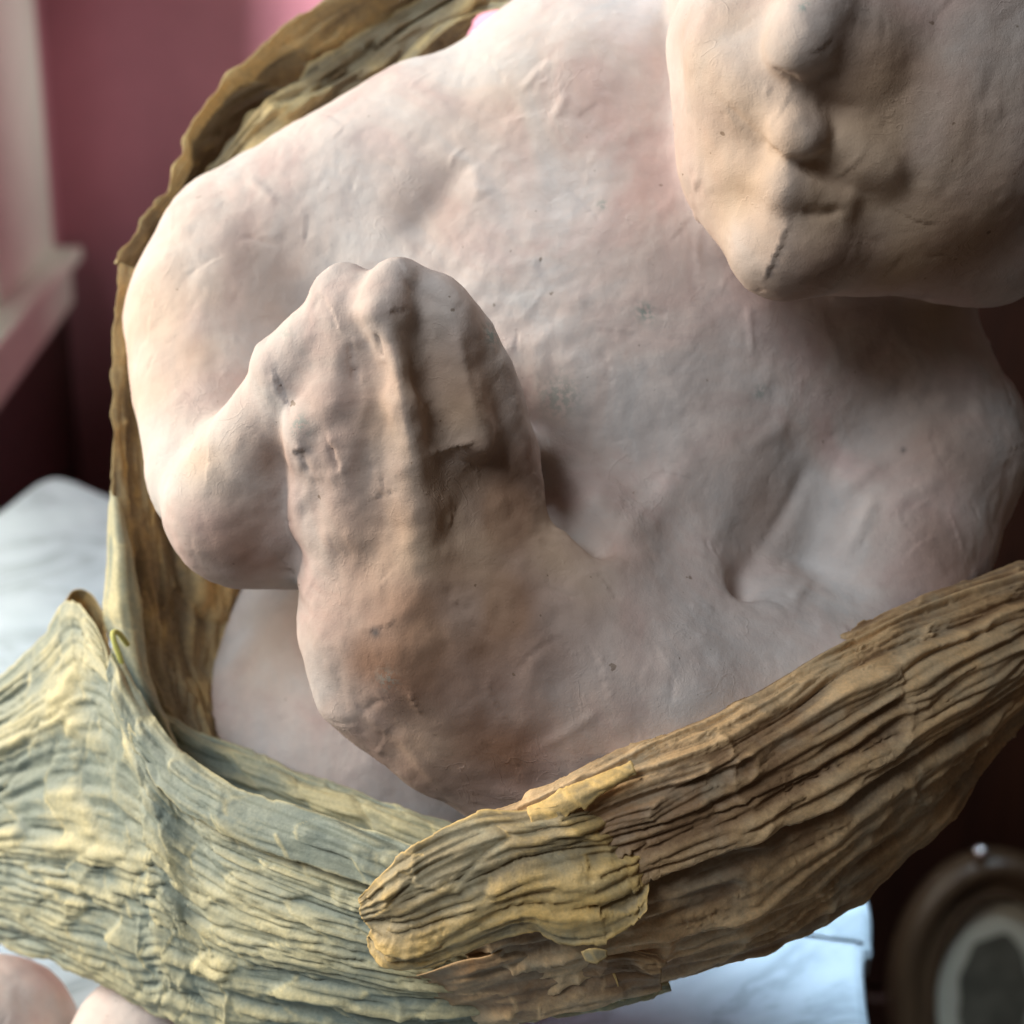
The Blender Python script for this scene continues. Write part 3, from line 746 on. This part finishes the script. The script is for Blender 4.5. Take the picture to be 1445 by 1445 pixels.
# broad sash across the front
sash_rows = [
    [(1520, 772, -120), (1440, 788, -60), (1300, 838, 20), (1195, 884, 80), (1090, 938, 130), (980, 998, 175), (860, 1060, 200), (775, 1108, 210), (690, 1144, 200)],
    [(1535, 860, -40), (1450, 872, 30), (1320, 925, 110), (1215, 980, 165), (1100, 1045, 210), (985, 1100, 245), (855, 1160, 260), (745, 1205, 260), (640, 1235, 245)],
    [(1530, 930, -60), (1450, 955, 10), (1340, 1040, 95), (1240, 1115, 150), (1115, 1190, 195), (985, 1245, 225), (845, 1290, 240), (730, 1320, 220), (650, 1335, 170)],
    [(1490, 990, -160), (1420, 1035, -80), (1345, 1150, 5), (1250, 1245, 45), (1135, 1328, 80), (1000, 1374, 110), (850, 1410, 120), (790, 1422, 105), (740, 1432, 70)]]
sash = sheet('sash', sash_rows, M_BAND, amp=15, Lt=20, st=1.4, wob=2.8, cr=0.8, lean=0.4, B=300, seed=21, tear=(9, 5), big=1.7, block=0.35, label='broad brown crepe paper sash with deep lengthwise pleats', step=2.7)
def shift(rows, dz): return [[(a, b, c+dz) for a, b, c in r] for r in rows]
end_rows = [
    [(502, 1270, 245), (545, 1220, 258), (600, 1176, 262), (668, 1143, 255), (740, 1140, 262), (800, 1128, 268), (880, 1110, 228)],
    [(505, 1290, 248), (555, 1268, 271), (620, 1232, 278), (695, 1198, 278), (760, 1190, 278), (830, 1180, 270), (930, 1160, 218)],
    [(512, 1310, 244), (565, 1322, 268), (635, 1298, 276), (720, 1262, 276), (790, 1252, 274), (860, 1238, 270), (922, 1220, 244)],
    [(522, 1334, 238), (562, 1372, 250), (640, 1358, 262), (740, 1324, 268), (815, 1342, 262), (880, 1328, 266), (918, 1290, 282)]]
sheet('sash_end', end_rows, M_END, sash, amp=14, Lt=19, st=1.2, wob=1.6, cr=0.8, lean=0.4, B=130, seed=31, tear=(5, 8), endtear=(14, 10), big=0.9, block=0.6, label='torn ochre end of the sash folded over the front', step=2.4)
sheet('torn_edge', [[(735, 1140, 258), (790, 1112, 262), (840, 1092, 262), (895, 1070, 256)], [(742, 1158, 268), (795, 1140, 274), (845, 1112, 274), (900, 1082, 266)], [(748, 1172, 264), (805, 1172, 272), (850, 1122, 270), (905, 1092, 262)]],
      M_END, sash, amp=6, Lt=10, B=40, seed=33, tear=(5, 9), endtear=(8, 8), step=2.4)
sheet('paper_scrap', [[(818, 1340, 262), (835, 1334, 266), (858, 1340, 262)], [(826, 1358, 262), (842, 1364, 264), (856, 1352, 260)]], M_END, sash, amp=3, Lt=8, B=40, seed=34, tear=(3, 3), endtear=(4, 4), step=2.2)
sheet('paper_scrap', [[(862, 1370, 190), (867, 1382, 192), (871, 1392, 190)], [(867, 1369, 190), (872, 1381, 192), (874, 1391, 190)]], M_END, sash, amp=1, Lt=6, B=40, seed=35, tear=(1, 1), step=1.8)
sheet('under_layer', [[(560, 1372, 118), (680, 1342, 182), (780, 1318, 205), (860, 1330, 205), (940, 1345, 190)], [(640, 1405, 105), (720, 1388, 178), (790, 1365, 190), (870, 1360, 195), (945, 1368, 185)], [(715, 1442, 75), (750, 1434, 125), (790, 1424, 150), (870, 1404, 155), (946, 1384, 150)]],
      M_BAND, sash, amp=11, Lt=20, B=150, seed=36, tear=(4, 4), endtear=(0, 22), off=8)

# wide sage skirt wrapped round the lower body
skirt_rows = [
    [(-90, 1000, -330), (0, 948, -270), (62, 890, -230), (97, 842, -205), (140, 888, -150), (174, 985, -60), (240, 1075, -30), (330, 1126, 20), (450, 1164, 70), (560, 1218, 105), (680, 1290, 120), (800, 1330, 130), (930, 1352, 120)],
    [(-90, 1080, -300), (0, 1050, -230), (70, 1010, -170), (125, 985, -125), (172, 1020, -60), (208, 1090, -5), (262, 1150, 10), (335, 1195, 50), (450, 1240, 100), (570, 1280, 130), (690, 1330, 140), (815, 1360, 140), (935, 1362, 120)],
    [(-90, 1180, -290), (0, 1180, -220), (72, 1180, -150), (135, 1180, -95), (190, 1195, -45), (226, 1215, 0), (275, 1255, 12), (340, 1290, 55), (450, 1320, 105), (570, 1350, 130), (700, 1370, 135), (825, 1386, 125), (940, 1372, 110)],
    [(-90, 1260, -300), (0, 1270, -230), (75, 1285, -165), (140, 1305, -110), (200, 1330, -60), (238, 1335, -20), (285, 1362, -5), (345, 1385, 30), (455, 1405, 80), (578, 1425, 105), (700, 1412, 110), (830, 1406, 105), (942, 1379, 100)],
    [(-90, 1290, -330), (0, 1333, -260), (75, 1360, -200), (150, 1394, -150), (215, 1430, -115), (250, 1445, -80), (300, 1465, -50), (350, 1480, -30), (460, 1490, 20), (585, 1480, 50), (700, 1442, 75), (830, 1420, 80), (944, 1386, 85)]]
skirt = sheet('skirt', skirt_rows, M_GREEN, amp=13, Lt=14, B=92, st=1.3, wob=1.1, seed=41, tear=(4, 4), big=1.1, block=0.8, label='sage green crepe paper skirt with stacked crimped pleats', step=2.7)
sheet('rolled_rim', [[(88, 850, -215), (105, 832, -245), (128, 836, -250), (150, 872, -225)], [(92, 900, -250), (110, 895, -300), (135, 890, -300), (158, 920, -240)], [(100, 960, -270), (118, 960, -320), (140, 960, -320), (165, 980, -250)]],
      M_SHAWL, skirt, amp=4, Lt=14, B=60, seed=44, tear=(2, 2))
hem_rows = [
    [(160, 905, -90), (200, 978, -60), (246, 1046, -20), (334, 1112, 40), (450, 1146, 90), (580, 1192, 135), (650, 1235, 150)],
    [(158, 945, -70), (192, 1020, -36), (244, 1085, 6), (336, 1146, 66), (450, 1184, 116), (575, 1226, 152), (648, 1262, 165)],
    [(166, 998, -60), (198, 1062, -24), (246, 1132, 18), (338, 1186, 72), (450, 1226, 118), (570, 1262, 152), (645, 1292, 165)]]
sheet('hem_fold', hem_rows, M_GREEN, skirt, amp=13, Lt=17, B=95, seed=45, tear=(5, 6), block=0.8, off=10, label='folded upper hem of the sage skirt')
sheet('inner_fold', [[(200, 985, -190), (285, 1032, -180), (360, 1056, -150), (450, 1094, -110), (545, 1128, -70), (660, 1165, -30)], [(215, 1030, -170), (300, 1076, -150), (380, 1102, -115), (460, 1132, -78), (550, 1160, -45), (660, 1200, -10)], [(235, 1085, -160), (330, 1140, -110), (410, 1160, -90), (480, 1180, -60), (560, 1215, -30), (660, 1240, -10)]],
      M_GREEN, skirt, amp=15, Lt=20, B=110, seed=46, tear=(10, 4), block=0.5)

# wrap standing round the right arm
sheet('arm_wrap', [[(164, 368, -230), (158, 450, -235), (156, 560, -230), (156, 680, -215), (152, 780, -205), (148, 860, -195), (172, 940, -175), (225, 1040, -165)],
                  [(186, 385, -270), (178, 460, -280), (180, 560, -280), (190, 680, -265), (205, 790, -255), (210, 870, -245), (228, 950, -220), (262, 1050, -190)],
                  [(215, 400, -310), (205, 480, -320), (212, 580, -320), (240, 700, -320), (262, 810, -320), (262, 890, -310), (268, 970, -280), (290, 1060, -215)],
                  [(260, 420, -350), (250, 500, -360), (260, 600, -360), (300, 720, -380), (350, 830, -420), (345, 920, -400), (320, 1000, -330), (310, 1080, -230)]],
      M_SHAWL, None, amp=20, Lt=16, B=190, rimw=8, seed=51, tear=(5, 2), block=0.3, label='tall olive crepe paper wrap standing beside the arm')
sheet('front_pleat', [[(156, 690, -205), (150, 790, -195), (143, 865, -180), (166, 930, -150), (205, 995, -135), (238, 1050, -130)], [(162, 700, -185), (172, 800, -170), (176, 880, -160), (192, 945, -135), (222, 1005, -118), (246, 1058, -120)], [(168, 705, -200), (194, 810, -190), (207, 890, -190), (214, 955, -160), (236, 1015, -140), (252, 1062, -130)]],
      M_GREEN, None, amp=6, Lt=16, B=120, seed=52, tear=(4, 4), block=0.4)
# shawl behind the shoulder
sheet('shawl', [[(164, 372, -225), (200, 312, -250), (229, 271, -270), (252, 196, -290), (292, 124, -300), (372, 47, -310), (452, -2, -320), (580, -60, -330)],
                [(172, 380, -260), (214, 322, -290), (245, 280, -320), (275, 215, -350), (325, 150, -370), (400, 85, -385), (480, 35, -395), (610, -30, -410)],
                [(190, 396, -300), (235, 336, -340), (272, 296, -370), (310, 245, -410), (365, 195, -440), (440, 130, -450), (520, 75, -460), (650, 5, -470)]],
      M_SHAWL, None, amp=24, Lt=26, B=250, rimw=10, big=1.8, seed=61, tear=(6, 3), block=0.3, label='olive crepe paper shawl curving behind the shoulder')
sheet('shawl_lining', [[(250, 300, -330), (300, 232, -350), (370, 150, -370), (450, 86, -385), (540, 28, -400), (660, -40, -410)],
                       [(270, 310, -330), (340, 235, -335), (420, 165, -345), (500, 108, -360), (580, 50, -375), (690, -20, -390)],
                       [(300, 350, -350), (390, 290, -355), (470, 230, -370), (540, 175, -390), (610, 118, -410), (650, 50, -430)]],
      M_SHAWL, None, amp=34, Lt=30, B=220, lean=0.6, big=1.6, seed=62, tear=(4, 4), block=0.3)
sheet('shawl_strand', [[(520, 140, -360), (570, 78, -365), (628, 26, -370), (690, 4, -380), (770, 4, -385)], [(532, 148, -350), (582, 88, -355), (636, 38, -358), (694, 16, -368), (772, 16, -375)]],
      M_SHAWL, None, amp=3, Lt=10, B=80, seed=63, tear=(2, 2), block=0.3, step=2.4)
sheet('shawl_back', [[(520, -60, -470), (600, -60, -480), (700, -60, -490), (800, -60, -490)], [(520, 60, -470), (590, 30, -480), (680, 14, -490), (780, 10, -490)]],
      M_SHAWL, None, amp=5, Lt=20, B=80, seed=64, tear=(2, 4), block=0.3)
# thin yellow stem looped over the wrap
def tube(name, pts, r, m, parent, n=8):
    c = cr1(np.array([P(*p) for p in pts]), 40); t = np.gradient(c, axis=0); t /= np.linalg.norm(t, axis=1)[:, None]
    a = np.cross(t, [0.3, 0.1, 1.0]); a /= np.linalg.norm(a, axis=1)[:, None]; b = np.cross(t, a)
    an = np.linspace(0, 2*math.pi, n, endpoint=False)
    vv = (c[:, None]+r*(np.cos(an)[None, :, None]*a[:, None]+np.sin(an)[None, :, None]*b[:, None])).reshape(-1, 3)
    ff = [(i*n+j, i*n+(j+1) % n, (i+1)*n+(j+1) % n, (i+1)*n+j) for i in range(len(c)-1) for j in range(n)]
    return link(name, mesh_np(name, to_world(vv)-FO, np.array(ff)), m, parent)
tube('yellow_stem', [(176, 958, -70), (170, 930, -62), (161, 905, -60), (160, 893, -66), (168, 894, -80), (180, 910, -100)], 4.0, plain('yellow_straw', (0.62, 0.60, 0.16), 0.5), figure)
